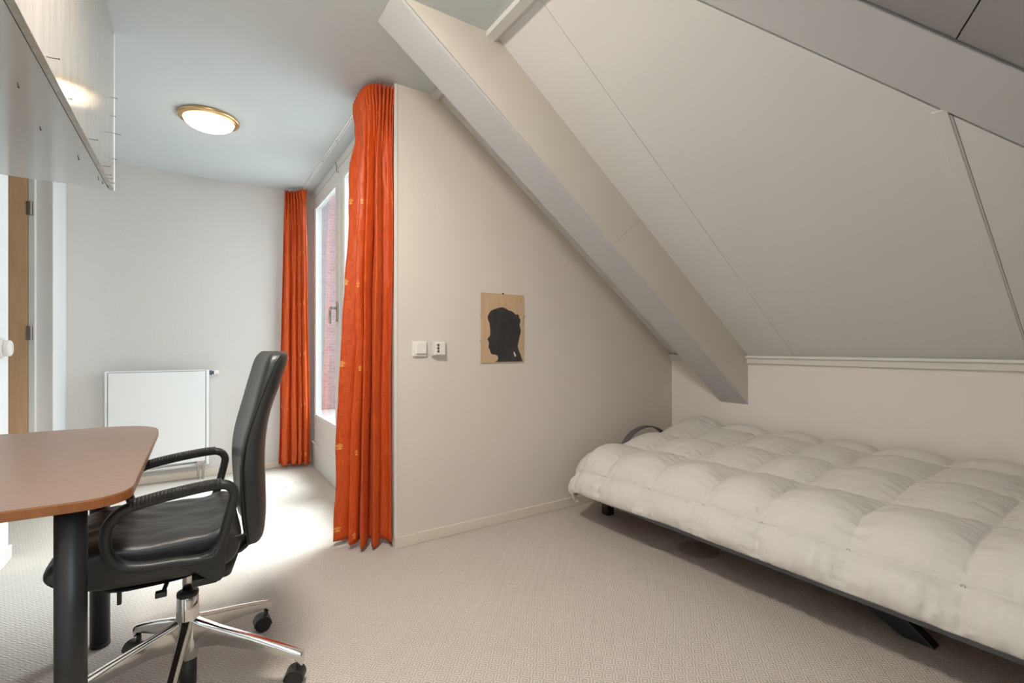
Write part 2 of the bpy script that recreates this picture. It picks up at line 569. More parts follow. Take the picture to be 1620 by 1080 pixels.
# hip slope above the camera: two boards with a joint
WX0, WX1, WY0, WY1 = -.55, .55, -.36, .46      # roof window added behind and above the camera for fill light
sA = Vector((1.858, .449)); sB = Vector((1.492, .319)); sd = (sB - sA); sy = lambda x: sA.y + (x - sA.x) * sd.y / sd.x
def hip(name, pts, d0, th, m, parent=None, kind=None):
    return ob(name, P([on2(x_, y_, d0) for x_, y_ in pts], N2 * th), m, parent=parent, kind=kind)
cb = hip('ceiling_hip', [(WX1, 1.06), (XE, 1.06), (XK + .1, h2(XK)), (XK + .1, YB - .1), (WX1, YB - .1)], .03, .12, 'joint_dark', kind='structure')
hip('roof_deck', [(-.9, 1.06), (WX0, 1.06), (WX0, YB - .1), (-.9, YB - .1)], .03, .12, 'joint_dark', cb)
hip('roof_deck', [(WX0, 1.06), (WX1, 1.06), (WX1, WY1), (WX0, WY1)], .03, .12, 'joint_dark', cb)
hip('roof_deck', [(WX0, WY0), (WX1, WY0), (WX1, YB - .1), (WX0, YB - .1)], .03, .12, 'joint_dark', cb)
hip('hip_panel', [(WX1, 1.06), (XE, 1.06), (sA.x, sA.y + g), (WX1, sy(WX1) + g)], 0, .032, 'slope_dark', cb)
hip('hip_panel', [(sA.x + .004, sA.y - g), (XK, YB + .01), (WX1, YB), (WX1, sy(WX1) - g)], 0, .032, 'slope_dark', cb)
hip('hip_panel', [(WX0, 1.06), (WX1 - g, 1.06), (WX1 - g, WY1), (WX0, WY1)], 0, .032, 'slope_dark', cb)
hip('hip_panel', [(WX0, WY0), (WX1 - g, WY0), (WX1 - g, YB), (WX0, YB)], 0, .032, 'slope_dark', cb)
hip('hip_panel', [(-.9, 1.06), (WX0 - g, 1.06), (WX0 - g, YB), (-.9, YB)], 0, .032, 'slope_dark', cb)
w2 = hip('window_fill', [(WX0, WY1), (WX1, WY1), (WX1, WY1 - .05), (WX0, WY1 - .05)], .0, .16, 'frame_paint', kind='structure')
hip('frame', [(WX0, WY0 + .05), (WX1, WY0 + .05), (WX1, WY0), (WX0, WY0)], .0, .16, 'frame_paint', w2)
hip('frame', [(WX0, WY1 - .05), (WX0 + .05, WY1 - .05), (WX0 + .05, WY0 + .05), (WX0, WY0 + .05)], .0, .16, 'frame_paint', w2)
hip('frame', [(WX1 - .05, WY1 - .05), (WX1, WY1 - .05), (WX1, WY0 + .05), (WX1 - .05, WY0 + .05)], .0, .16, 'frame_paint', w2)
hip('pane', [(WX0 + .05, WY1 - .05), (WX1 - .05, WY1 - .05), (WX1 - .05, WY0 + .05), (WX0 + .05, WY0 + .05)], .10, .006, 'glass', w2)
# unseen blocks added over the roof joints so no sky light leaks in
hp = [Vector((x_, h2(x_), zs(x_))) + Vector((.02, -.03, .15)) for x_ in (XE - .1, XK + .1)]
ob('leak_block', T(hp, .12, seg=12), 'joint_dark', parent=cb)
ob('leak_block', B(XE - .12, XE + .16, .95, YP + .12, ZC + .06, ZC + .22), 'joint_dark', parent=cb)
ob('leak_block', B(-.95, XE + .1, .93, 1.16, ZC + .06, ZC + .22), 'joint_dark', parent=cb)
# strip where the flat ceiling meets the slope
ob('trim_ceiling', P([(1.088, YP, ZC), (1.088, YP, 2.476), (1.128, YP, 2.468), (XE + .02, YP, ZC - .012), (XE + .02, YP, ZC)], (0, 1.285 - YP, 0)), 'beam_paint', kind='structure')

# boxed rafter crossing the room at a slant
BY0, BY1 = 1.852, 2.053
zbm = lambda x: .683 + .7195 * (XK - x)
bmx = XK - (ZC - .683) / .7195
beam = ob('trim_beam', P([(XK, BY0 + .004, .690), (XK, BY0 + .004, 1.04), (XE - .01, BY0 + .004, ZC + .01), (bmx + .02, BY0 + .004, ZC + .01)], (0, BY1 - BY0 - .008, 0)), 'beam_paint', kind='structure')
dn = Vector((.7195, 0, 1)).normalized()
ob('underside_board', P([(XK, BY0, .683), (bmx, BY0, ZC), (bmx, BY1 + .006, ZC), (XK, BY1 + .006, .683)], dn * .013), 'beam_cool', parent=beam, bevel=.0015)
XJ = 2.02   # butt joint in the facing board
def face_board(xa, xb):
    lo = lambda x: zbm(x) + .016
    return [(xa, BY0 + .004, lo(xa)), (xb, BY0 + .004, lo(xb)), (xb, BY0 + .004, zs(xb) + .01), (xa, BY0 + .004, zs(xa) + .01)]
ob('facing_board', P([(bmx + .03, BY0 + .004, ZC), (XE, BY0 + .004, ZC), (XJ + .08, BY0 + .004, zs(XJ + .08)), (XJ - .14, BY0 + .004, zbm(XJ - .14) + .016)], (0, -.003, 0)), 'beam_face', parent=beam)
ob('facing_board', P([(XJ + .082, BY0 + .004, zs(XJ + .082)), (XK, BY0 + .004, zs(XK)), (XK, BY0 + .004, zbm(XK) + .016), (XJ - .138, BY0 + .004, zbm(XJ - .138) + .016)], (0, -.003, 0)), 'beam_face', parent=beam)

# ================================================================== window doors
wf = ob('window_1', B(XW + .02, XW + .10, 2.60, 2.66, 0, ZC), 'frame_paint', kind='structure')
ob('side_wall', B(XW, XW + .11, YP + .06, 2.60, 0, ZC), 'wall_white', parent=wf)
ob('far_jamb', B(XW + .002, XW + .045, 4.70, YR + .01, 0, ZC), 'frame_paint', parent=wf, bevel=.003)
ob('head', B(XW + .002, XW + .10, 2.66, 4.70, 2.44, ZC), 'frame_paint', parent=wf, bevel=.003)
ob('threshold', B(XW - .002, XW + .12, 2.62, YR - .012, 0, .205), 'frame_paint', parent=wf, bevel=.004)


def leaf(name, y0, y1, handle):
    z0, z1 = .215, 2.435
    sl, sr, rb, rt = .125, .10, .245, .095
    f = bmesh.new()
    x0, x1 = XW + .004, XW + .062
    o = ob(name, box(bmesh.new(), x0, x1, y0, y0 + sl, z0, z1), 'frame_paint', bevel=.004, kind='structure')
    ob('stile', B(x0, x1, y1 - sr, y1, z0, z1), 'frame_paint', parent=o, bevel=.004)
    ob('bottom_rail', B(x0, x1, y0 + sl, y1 - sr, z0, z0 + rb), 'frame_paint', parent=o, bevel=.004)
    ob('top_rail', B(x0, x1, y0 + sl, y1 - sr, z1 - rt, z1), 'frame_paint', parent=o, bevel=.004)
    bd = bmesh.new()
    a, b_, c, d = y0 + sl, y1 - sr, z0 + rb, z1 - rt
    for q in ((a, a + .014, c, d), (b_ - .014, b_, c, d), (a + .014, b_ - .014, c, c + .014), (a + .014, b_ - .014, d - .014, d)):
        box(bd, x0 + .006, x0 + .03, *q)
    ob('glazing_bead', bd, 'rail_white', parent=o, bevel=.002)
    ob('drip_ledge', B(x0 - .006, x0 + .004, y0 + .02, y1 - .02, z0 + .125, z0 + .137), 'frame_paint', parent=o, bevel=.002)
    ob('pane', B(x0 + .012, x0 + .018, a + .002, b_ - .002, c + .002, d - .002), 'glass', parent=o)
    if handle:
        h = ob('door_handle', B(x0 - .010, x0, y0 + .030, y0 + .062, 1.275, 1.425), 'steel', parent=o, bevel=.004)
        hb = bmesh.new()
        tube(hb, [(x0, y0 + .046, 1.375), (x0 - .055, y0 + .046, 1.375)], .009, seg=12)
        tube(hb, [(x0 - .055, y0 + .040, 1.382), (x0 - .057, y0 + .046, 1.35), (x0 - .057, y0 + .046, 1.255)], .0085, seg=12, up=Vector((0, 1, 0)))
        ob('lever', hb, 'steel', parent=h, smooth=True)
    hk = bmesh.new()
    tube(hk, crom([(x0, y0 + .03, 2.40), (x0 - .012, y0 + .03, 2.41), (x0 - .014, y0 + .032, 2.45), (x0 - .020, y0 + .034, 2.475)], 5), .0035, seg=8)
    if handle: ob('latch_hook', hk, 'steel', parent=o, smooth=True)
    else: hk.free()
    return o


leaf('door_2', 3.705, 4.695, True)
leaf('door_3', 2.665, 3.695, False)

# outside: balcony, railing-less, with a neighbouring brick wall
ob('floor_balcony', B(XW + .1, 3.2, YP + .12, 9.0, -.25, -.04), 'concrete', kind='structure')
ob('wall_outside', B(.2, 6.0, 9.0, 9.2, -1.0, 4.2), 'brick', kind='structure')

# ================================================================== interior door (open, hinged on the far jamb)
d = ob('door_1', B(-1.755, -.912, 4.318, 4.358, .012, 2.30), 'door_wood', bevel=.002, kind='structure')
for z in (.35, 1.171, 1.983):
    hg = bmesh.new(); tube(hg, [(-.898, 4.314, z - .045), (-.898, 4.314, z + .045)], .0075, seg=12)
    box(hg, -.918, -.886, 4.3145, 4.3185, z - .045, z + .045)
    ob('hinge', hg, 'steel', parent=d)
ob('door_frame', B(-.910, -.878, 4.318, 4.362, 0, 2.34), 'frame_paint', bevel=.003, kind='structure')
hh = bmesh.new()
tube(hh, [(-1.70, 4.318, 1.05), (-1.70, 4.27, 1.05), (-1.60, 4.262, 1.05)], .009, seg=10, up=Vector((0, 0, 1)))
ob('door_handle', hh, 'steel', parent=d, smooth=True)

# ================================================================== boxed-in duct hung at the ceiling, top left
bx0, bx1, bY0, bY1, bz = -.799, -.309, 1.065, 2.796, 1.787
duct = thing('duct_box', (-.55, 2.0, bz), 'white board casing hung from the ceiling above the desk, glossy and studded with bent nails', 'box')
ob('side_panel', B(bx1 - .017, bx1, bY0, bY1, bz, ZC - .003), 'gloss_board', parent=duct, bevel=.0015)
ob('bottom_panel', B(bx0, bx1 - .0195, bY0, bY1 - .002, bz + .002, bz + .018), 'gloss_board_under', parent=duct, bevel=.001)
ob('end_panel', B(bx0, bx1 - .02, bY1 - .02, bY1 - .003, bz + .019, ZC - .003), 'gloss_board', parent=duct)
ob('corner_bead', B(bx1 - .006, bx1 + .0025, bY1 - .012, bY1 + .002, bz, ZC - .003), 'rail_white', parent=duct, bevel=.001)
ob('backing_panel', B(bx1 - .05, bx1 - .018, bY0, bY1 - .02, bz + .019, ZC - .003), 'joint_dark', parent=duct)


def nail(a, b_, r=.0011):
    n = bmesh.new(); a = Vector(a); b_ = Vector(b_)
    tube(n, [a, (a + b_) / 2 + Vector((0, .0006, -.001)), b_], r, seg=6, up=Vector((0, 1, .2)))
    dd = (b_ - a).normalized(); tube(n, [b_, b_ + dd * .0012], r * 2.4, seg=8, up=Vector((0, 1, .2)))
    ob('nail', n, 'nail', parent=duct)


for y, z, l in ((1.62, bz + .012, .024), (2.19, bz + .016, .022), (2.50, bz + .02, .020), (2.58, bz + .01, .014), (2.64, bz + .012, .012), (2.70, bz + .01, .010), (1.86, bz + .012, .008)):
    nail((bx1 - .004, y, z), (bx1 + l, y - .004, z - .001))
for y, x, l in ((1.80, -.40, .012), (2.12, -.42, .009), (2.36, -.365, .014), (2.60, -.34, .012), (2.66, -.335, .010), (2.72, -.325, .008)):
    nail((x, y, bz + .004), (x + .004, y - .008, bz - l))
for z, l, y in ((2.20, .012, 2.77), (2.03, .026, 2.74), (2.12, .006, 2.775), (1.93, .006, 2.78)):
    nail((bx1 - .002, y, z), (bx1 + l, y + .004, z - .002))


# ================================================================== ceiling lamps: the visible one and an added fill
def lamp(x, y, dome_m, label):
    t = thing('ceiling_lamp', (x, y, ZC), label, 'lamp')
    ob('brass_ring', L([(.10, 0), (.160, 0), (.166, -.006), (.164, -.016), (.158, -.020), (.150, -.018), (.146, -.024), (.134, -.026), (.130, -.012), (.10, -.010)], (x, y, ZC), seg=64), 'brass', parent=t, smooth=True)
    prof = [(.1335, -.024)]
    for i in range(1, 14):
        a = i / 14 * PI / 2
        prof.append((.1335 * math.cos(a), -.024 - .052 * math.sin(a)))
    prof.append((.004, -.0762))
    ob('glass_dome', L(prof, (x, y, ZC), seg=64), dome_m, parent=t, smooth=True)
    return t


lamp(.067, 3.50, 'dome_front', 'lit round ceiling lamp with white glass dome and brass ring, in the view')
lamp(.12, 1.32, 'dome_fill', 'added out-of-view fill lamp with glass dome and brass ring, near the hip slope')  # added lamp, out of view, brightens the near part of the room

# ================================================================== curtain rail and curtains
cr_ = thing('curtain_rail', (.80, 3.6, ZC), 'thin white curtain rail running along the ceiling before the window doors', 'rail')
rb_ = bmesh.new(); box(rb_, .791, .799, 2.66, 4.73, ZC - .008, ZC); box(rb_, .805, .813, 2.66, 4.73, ZC - .008, ZC); box(rb_, .799, .805, 2.66, 4.73, ZC - .003, ZC)
ob('track', rb_, 'rail_white', parent=cr_)
for y in (3.02, 3.38, 3.82, 4.30):
    gl = bmesh.new(); box(gl, .795, .809, y, y + .012, ZC - .016, ZC - .007)
    ob('glider', gl, 'plastic_pale', parent=cr_, bevel=.001)


def curtain(name, top, bot, zt, zbm_, nf, amp_t, amp_b, npinch, cloth, seed, label, flare=0.0, phase=0.0):
    """hanging cloth: centre line eases from 'top' to 'bot'; folds deepen downwards; pinched header on top"""
    NU, NV = 260, 110
    tp = crom([(*p, 0) for p in top], 40); bp = crom([(*p, 0) for p in bot], 40)
    def samp(pl_, s):
        f = s * (len(pl_) - 1); i = min(int(f), len(pl_) - 2); return pl_[i].lerp(pl_[i + 1], f - i)
    bm = bmesh.new(); uvl = bm.loops.layers.uv.new('UVMap'); grid = []
    for j in range(NV + 1):
        v = j / NV; z = zt + (zbm_ - zt) * v; row = []
        for i in range(NU + 1):
            s = i / NU
            e = v ** 0.92
            p = samp(tp, s).lerp(samp(bp, s), e)
            q = samp(tp, min(s + .01, 1)).lerp(samp(bp, min(s + .01, 1)), e) - samp(tp, max(s - .01, 0)).lerp(samp(bp, max(s - .01, 0)), e)
            q.normalize(); nrm = Vector((q.y, -q.x, 0))
            ss = s ** 1.3 + .018 * math.sin(s * 9 + seed) + .012 * noise.noise(Vector((s * 3, v * 1.7, seed)))
            env = min(1, s / .03, (1 - s) / .03) ** .5 if 0 < s < 1 else 0
            main = math.sin(2 * PI * nf * ss + phase)
            main = 2 * abs(math.sin(PI * nf * ss + phase)) ** .75 - 1.15
            hd = max(0, 1 - v / .055)                      # header zone
            k = min(1, max(0, (v - .035) / .12))
            a = amp_t + (amp_b - amp_t) * v
            off = main * a * k * (0.8 + .4 * noise.noise(Vector((s * 5, 0, seed + 4))))
            pin = math.sin(2 * PI * npinch * s + seed)
            off += math.copysign(abs(pin) ** .6, pin) * (.016 * (1 - k) * (1 + .5 * hd) - .006 * math.exp(-((v - .045) / .012) ** 2))
            off += .011 * noise.noise(Vector((s * 11, v * 6.0, seed * 2.1))) * k
            off += .006 * noise.noise(Vector((s * 26, v * 17.0, seed * 3.3))) * k
            tang = .010 * noise.noise(Vector((s * 9, v * 4.0, seed + 9))) * k + .35 * a * k * math.sin(4 * PI * nf * ss + 2 * phase) * .5
            pos = p + nrm * off * (0.35 + .65 * env) + q * tang
            zz = z
            if v == 0: zz += .006 * math.sin(2 * PI * npinch * s * 1.0 + 1)
            if hd > 0: pos -= nrm * 0; 
            row.append(bm.verts.new((pos.x, pos.y, zz + (.010 * math.sin(2 * PI * nf * s + 1) * v if v > .97 else 0))))
        grid.append(row)
    for j in range(NV):
        for i in range(NU):
            f = bm.faces.new([grid[j][i], grid[j][i + 1], grid[j + 1][i + 1], grid[j + 1][i]])
            for lp, (a_, b_) in zip(f.loops, ((i, j), (i + 1, j), (i + 1, j + 1), (i, j + 1))):
                lp[uvl].uv = (a_ / NU * cloth, (1 - b_ / NV) * (zt - zbm_))
    o = ob(name, bm, 'curtain', smooth=True)
    md = o.modifiers.new('thickness', 'SOLIDIFY'); md.thickness = .0018
    return o


tag(curtain('curtain', [(.886, 2.498), (.81, 2.510), (.766, 2.60), (.775, 2.80)], [(.887, 2.505), (.80, 2.56), (.71, 2.62), (.665, 2.76)],
            2.474, .024, 5, .031, .064, 15, 1.5, 2.3, 'x'),
    'wide floor-length orange curtain with gold motifs, gathered at the corner of the picture wall', 'curtain', 'orange curtains at the window doors')
tag(curtain('curtain', [(.655, 4.655), (.71, 4.645), (.765, 4.60), (.80, 4.52)], [(.615, 4.675), (.70, 4.655), (.775, 4.645), (.850, 4.60)],
            2.474, .030, 4, .016, .040, 7, .9, 5.1, 'x'),
    'narrow orange curtain with gold motifs hanging in the far corner beside the radiator wall', 'curtain', 'orange curtains at the window doors')

# ================================================================== radiator
rx0, rx1, rz0, rz1, ry = -.562, .088, .150, .895, 4.655
rad = thing('radiator', ((rx0 + rx1) / 2, 4.70, .15), 'white flat panel radiator on the far wall behind the office chair', 'radiator')
ob('front_panel', B(rx0 + .010, rx1 - .026, ry - .004, ry + .012, rz0, rz1 - .012), 'radiator', parent=rad, bevel=.004)
ob('side_cover', B(rx1 - .020, rx1, ry, 4.735, rz0 - .03, rz1), 'radiator', parent=rad, bevel=.003)
ob('side_cover', B(rx0 - .010, rx0 + .006, ry, 4.735, rz0 - .03, rz1), 'radiator', parent=rad, bevel=.003)
ob('rear_panel', B(rx0 + .01, rx1 - .026, 4.70, 4.72, rz0 - .05, rz1 - .02), 'radiator', parent=rad, bevel=.003)
gr = bmesh.new(); box(gr, rx0 + .006, rx1 - .020, ry + .002, 4.66, rz1 - .008, rz1)
x = rx0 + .02
while x < rx1 - .04:
    box(gr, x, x + .006, 4.66, 4.725, rz1 - .006, rz1 - .001); x += .016
box(gr, rx0 + .006, rx1 - .020, 4.725, 4.735, rz1 - .008, rz1)
ob('top_grille', gr, 'radiator', parent=rad)
ob('wall_bracket', B(-.40, -.36, 4.72, 4.737, .25, .80), 'radiator', parent=rad)
ob('wall_bracket', B(-.11, -.07, 4.72, 4.737, .25, .80), 'radiator', parent=rad)
v = ob('thermostat_valve', L([(.014, 0), (.019, .002), (.019, .018), (.012, .020), (.012, .030), (.016, .031)], (rx1 + .004, 4.69, .868), axis='X', seg=20), 'plastic_blue', parent=rad)
ob('valve_knob', L([(.015, .031), (.019, .033), (.019, .060), (.015, .066)], (rx1 + .004, 4.69, .868), axis='X', seg=20), 'plastic_white', parent=v)
vb = bmesh.new(); box(vb, rx1 - .055, rx1 - .028, ry + .004, ry + .03, .128, .165)
box(vb, rx1 - .085, rx1 - .055, ry + .008, ry + .028, .120, .170)
tube(vb, [(rx1 - .040, ry + .02, .13), (rx1 - .040, ry + .02, .0)], .008, seg=10)
tube(vb, [(rx1 - .075, ry + .02, .13), (rx1 - .075, ry + .02, .0)], .008, seg=10)
ob('lower_valve', vb, 'steel', parent=rad, bevel=.002)
pb = bmesh.new(); tube(pb, [(rx0 + .05, ry + .06, .105), (rx1 - .08, ry + .03, .125)], .011, seg=10)
ob('pipe', pb, 'radiator', parent=rad, smooth=True)

# round dial on the left wall
dl = thing('wall_dial', (-.80, 3.33, 1.075), 'round white plastic dial switch on the wall left of the open door', 'switch')
ob('base_plate', L([(.050, 0), (.050, .010), (.044, .016)], (-.80, 3.33, 1.075), axis='X', seg=32), 'plastic_white', parent=dl, bevel=.001)
ob('knob', L([(.036, .014), (.040, .018), (.040, .034), (.034, .040), (.022, .041), (.020, .036)], (-.80, 3.33, 1.075), axis='X', seg=32), 'plastic_white', parent=dl, bevel=.001)

# ================================================================== switches on the picture wall
s1 = thing('light_switch', (1.031, YP, 1.072), 'square white light switch, left of the pair on the picture wall', 'switch')
ob('base', B(.988, 1.073, YP - .012, YP, 1.030, 1.113), 'plastic_white', parent=s1, bevel=.003)
ob('rocker', B(1.003, 1.066, YP - .021, YP - .011, 1.044, 1.103), 'plastic_white', parent=s1, bevel=.003)
s2 = thing('socket', (1.140, YP, 1.072), 'white wall socket with three small contacts, right of the light switch', 'socket')
ob('base', B(1.098, 1.183, YP - .020, YP, 1.030, 1.112), 'plastic_pale', parent=s2, bevel=.006, seg=3)
ob('face', B(1.112, 1.176, YP - .030, YP - .018, 1.036, 1.108), 'plastic_white', parent=s2, bevel=.004, seg=3)
for i in (-1, 0, 1):
    ob('contact', L([(.0075, 0), (.0075, -.002), (.005, -.002)], (1.131 + abs(i) * .0, YP - .0295, 1.074 + i * .017), axis='Y', seg=16), 'steel' if i else 'joint_dark', parent=s2)

# ================================================================== framed silhouette
pic = thing('picture', (1.577, YP, .985), 'clip-framed black silhouette of a child in profile on brown paper', 'picture')
PX0, PX1, PZ0, PZ1 = 1.420, 1.733, .985, 1.408
rot = Matrix.Rotation(.004, 4, 'Y')
ob('backing_board', B(PX0, PX1, YP - .006, YP - .002, PZ0, PZ1), 'paper', parent=pic)
sil = [(0.31,0.012),(0.36,0.03),(0.385,0.06),(0.375,0.10),(0.33,0.115),(0.255,0.12),(0.215,0.14),(0.20,0.175),(0.185,0.20),(0.165,0.22),(0.168,0.25),(0.178,0.28),(0.165,0.31),(0.14,0.335),(0.15,0.355),(0.185,0.375),(0.205,0.40),(0.208,0.46),(0.20,0.52),(0.185,0.575),(0.15,0.62),(0.145,0.66),(0.175,0.705),(0.22,0.745),(0.29,0.77),(0.36,0.785),(0.43,0.80),(0.49,0.805),(0.56,0.79),(0.63,0.765),(0.70,0.755),(0.76,0.73),(0.80,0.705),(0.84,0.715),(0.875,0.70),(0.88,0.665),(0.91,0.64),(0.915,0.605),(0.895,0.57),(0.90,0.53),(0.92,0.49),(0.92,0.44),(0.895,0.39),(0.875,0.33),(0.86,0.28),(0.845,0.25),(0.86,0.20),(0.90,0.14),(0.94,0.07),(0.975,0.012)]
def fp(u, v): return (PX0 + u * (PX1 - PX0), YP - .0066, PZ0 + v * (PZ1 - PZ0))
ob('silhouette', P([fp(*q) for q in sil], (0, .0006, 0)), 'ink', parent=pic)
gap = [(.745, .16), (.765, .155), (.80, .11), (.80, .09), (.775, .085), (.755, .12)]
ob('paper_gap', P([Vector(fp(*q)) + Vector((0, -.0003, 0)) for q in gap], (0, .0004, 0)), 'plastic_white', parent=pic)
for u, v_ in ((0, .68), (0, .32), (1, .68), (1, .32)):
    xx = PX0 + u * (PX1 - PX0); z = PZ0 + v_ * (PZ1 - PZ0)
    ob('clip', B(xx - .004, xx + .004, YP - .009, YP - .001, z - .004, z + .004), 'steel', parent=pic)
ob('hook', B(1.572, 1.580, YP - .010, YP - .001, PZ1 - .004, PZ1 + .006), 'hole', parent=pic, bevel=.001)
for c in ('backing_board', 'silhouette'):
    pass

# ================================================================== desk
desk = thing('desk', (-.45, 2.03, 0), 'desk with rounded reddish-beech top and thick black tube legs, left foreground', 'desk')
def rounded(pts_r, seg=12):
    out = []; n = len(pts_r)
    for i in range(n):
        p = Vector(pts_r[i][:2]); r = pts_r[i][2]; a = Vector(pts_r[i - 1][:2]); b_ = Vector(pts_r[(i + 1) % n][:2])
        if r == 0: out.append(p); continue
        da = (a - p).normalized(); db = (b_ - p).normalized()
        p0 = p + da * r; p1 = p + db * r
        for k in range(seg + 1):
            t = k / seg; out.append(p0 * (1 - t) ** 2 + p * 2 * t * (1 - t) + p1 * t ** 2)
    return out
outl = rounded([(-.797, 1.404, .0), (-.128, 1.404, .105), (-.128, 2.655, .24), (-.797, 2.655, 0)])
def inset(pts, d_):
    c = Vector((-.46, 2.03)); return [p + (c - p).normalized() * d_ for p in pts]
ob('edge_band', P([(p.x, p.y, .7165) for p in outl], (0, 0, .0222)), 'desk_edge', parent=desk, bevel=.002)
ob('desktop', P([(p.x, p.y, .7388) for p in inset(outl, .0015)], (0, 0, .0012)), 'desk_top', parent=desk)
for x, y in ((-.238, 1.462), (-.290, 2.262), (-.72, 1.462), (-.72, 2.50)):
    lg = ob('leg', L([(.029, .012), (.029, .716)], (x, y, 0), seg=40), 'black_metal', parent=desk, smooth=False)
    for p in lg.data.polygons: p.use_smooth = len(p.vertices) == 4
    ob('foot', L([(.027, 0), (.030, .004), (.030, .014), (.027, .016)], (x, y, 0), seg=32), 'black_plastic', parent=lg)
    ob('mounting_plate', B(x - .045, x + .045, y - .038, y + .045, .7125, .7165), 'black_metal', parent=lg)

# ================================================================== office chair
CX, CY = -.022, 1.815
ch = thing('office_chair', (CX, CY, 0), 'black leather swivel office chair with armrests and polished five-star base', 'chair')


def superloft(stations, seg=40, ex=.55):
    """stations: (center Vector, half_a Vector, half_b Vector); super-ellipse rings"""
    bm = bmesh.new(); rings = []
    for c, a, b_ in stations:
        ring = []
        for k in range(seg):
            t = 2 * PI * k / seg; ca, sa = math.cos(t), math.sin(t)
            ring.append(bm.verts.new(c + a * math.copysign(abs(ca) ** ex, ca) + b_ * math.copysign(abs(sa) ** ex, sa)))
        rings.append(ring)
    for A, C in zip(rings, rings[1:]):
        for k in range(seg): bm.faces.new([A[k], A[(k + 1) % seg], C[(k + 1) % seg], C[k]])
    bm.faces.new(list(reversed(rings[0]))); bm.faces.new(rings[-1])
    return bm


# seat: side profile swept across the width, rounded at both flanks
def seat_mesh():
    prof = crom([(-.318, 0, .520), (-.285, 0, .552), (-.22, 0, .568), (-.10, 0, .560), (.02, 0, .560), (.07, 0, .570), (.104, 0, .560), (.115, 0, .525),
                 (.105, 0, .475), (.075, 0, .442), (0, 0, .432), (-.12, 0, .436), (-.22, 0, .446), (-.275, 0, .462), (-.312, 0, .492)], 6, True)
    c = Vector((-.09, 0, .50)); bm = bmesh.new(); rings = []
    Y0, Y1 = 1.598, 2.032; N = 36
    for j in range(N + 1):
        t = -math.cos(PI * j / N); y = (Y0 + Y1) / 2 + t * (Y1 - Y0) / 2
        sh = (1 - abs(t) ** 7) ** (1 / 3.0) if abs(t) < 1 else 0
        sx, sz = .90 + .10 * sh, .45 + .55 * sh
        ring = []
        for p in prof:
            d_ = p - c; q = Vector((c.x + d_.x * sx, y, c.z + d_.z * sz))
            if d_.z > .03: q.z += .006 * noise.noise(Vector((q.x * 14, y * 22, 1.0))) - .010 * (1 - t * t) * max(0, 1 - (q.x / .2) ** 2)
            ring.append(bm.verts.new(q))
        rings.append(ring)
    n = len(prof)
    for A, C in zip(rings, rings[1:]):
        for k in range(n): bm.faces.new([A[k], A[(k + 1) % n], C[(k + 1) % n], C[k]])
    bm.faces.new(list(reversed(rings[0]))); bm.faces.new(rings[-1])
    return bm


seat = ob('seat', seat_mesh(), 'leather', parent=ch, smooth=True)
for ys in (1.6015, 2.0285):
    ob('piping', T(crom([(-.292, ys + .006 * (1 if ys < 1.8 else -1), .508), (-.22, ys, .512), (-.10, ys, .520), (.03, ys, .527), (.10, ys, .530), (.122, ys + .006 * (1 if ys < 1.8 else -1), .528)], 6), .0032, seg=8), 'black_plastic', parent=seat, smooth=True)
sh_ = superloft([(Vector((-.20, CY, .437)), Vector((.03, 0, 0)), Vector((0, .14, 0))), (Vector((-.10, CY, .425)), Vector((.13, 0, 0)), Vector((0, .18, 0))), (Vector((-.06, CY, .414)), Vector((.12, 0, 0)), Vector((0, .12, 0)))], 32)
ob('seat_shell', sh_, 'black_plastic', parent=ch, smooth=True, bevel=.004)
mechb = superloft([(Vector((.050, 1.755, .374)), Vector((.022, 0, 0)), Vector((0, .05, 0))), (Vector((.052, 1.755, .386)), Vector((.042, 0, 0)), Vector((0, .075, 0))), (Vector((.050, 1.77, .44)), Vector((.060, 0, 0)), Vector((0, .13, 0)))], 32)
ob('tilt_mechanism', mechb, 'black_plastic', parent=ch, smooth=True)
lv = bmesh.new()
tube(lv, [(-.06, 1.70, .43), (-.075, 1.60, .415)], .006, seg=8); box(lv, -.092, -.066, 1.590, 1.612, .406, .420)
ob('height_lever', lv, 'black_plastic', parent=ch, bevel=.003)
lv = bmesh.new(); box(lv, -.178, -.168, 1.655, 1.668, .385, .43)
ob('tilt_lever', lv, 'black_plastic', parent=ch, bevel=.002)

# backrest: horizontal sections stacked upwards; front edge, rear edge and half width by height
BR = [(.476, .142, .166, .150), (.484, .130, .176, .175), (.505, .122, .181, .190), (.56, .114, .184, .200), (.64, .108, .183, .206), (.72, .106, .180, .208), (.80, .117, .184, .208),
      (.88, .138, .198, .206), (.95, .155, .221, .205), (1.00, .168, .236, .203), (1.035, .178, .246, .197), (1.055, .190, .249, .182), (1.066, .204, .244, .155)]
def backrest():
    rows = crom([(a, b_, c) for a, b_, c, d_ in BR], 4); hw = crom([(d_, 0, 0) for a, b_, c, d_ in BR], 4)
    st = []
    bm = bmesh.new(); rings = []; seg = 56
    for r_, h_ in zip(rows, hw):
        z, f, b_ = r_; w_ = h_.x; c = (f + b_) / 2; hx = (b_ - f) / 2; ring = []
        for k in range(seg):
            t = 2 * PI * k / seg; ca, sa = math.cos(t), math.sin(t)
            yy = math.copysign(abs(sa) ** .45, sa) * w_; xx = math.copysign(abs(ca) ** .60, ca) * hx
            hug = -.020 * ((yy / w_) ** 2) + .012
            ring.append(bm.verts.new((c + xx + hug - .003, 1.818 + yy, z)))
        rings.append(ring)
    for A, C in zip(rings, rings[1:]):
        for k in range(seg): bm.faces.new([A[k], A[(k + 1) % seg], C[(k + 1) % seg], C[k]])
    bm.faces.new(list(reversed(rings[0]))); bm.faces.new(rings[-1])
    return bm


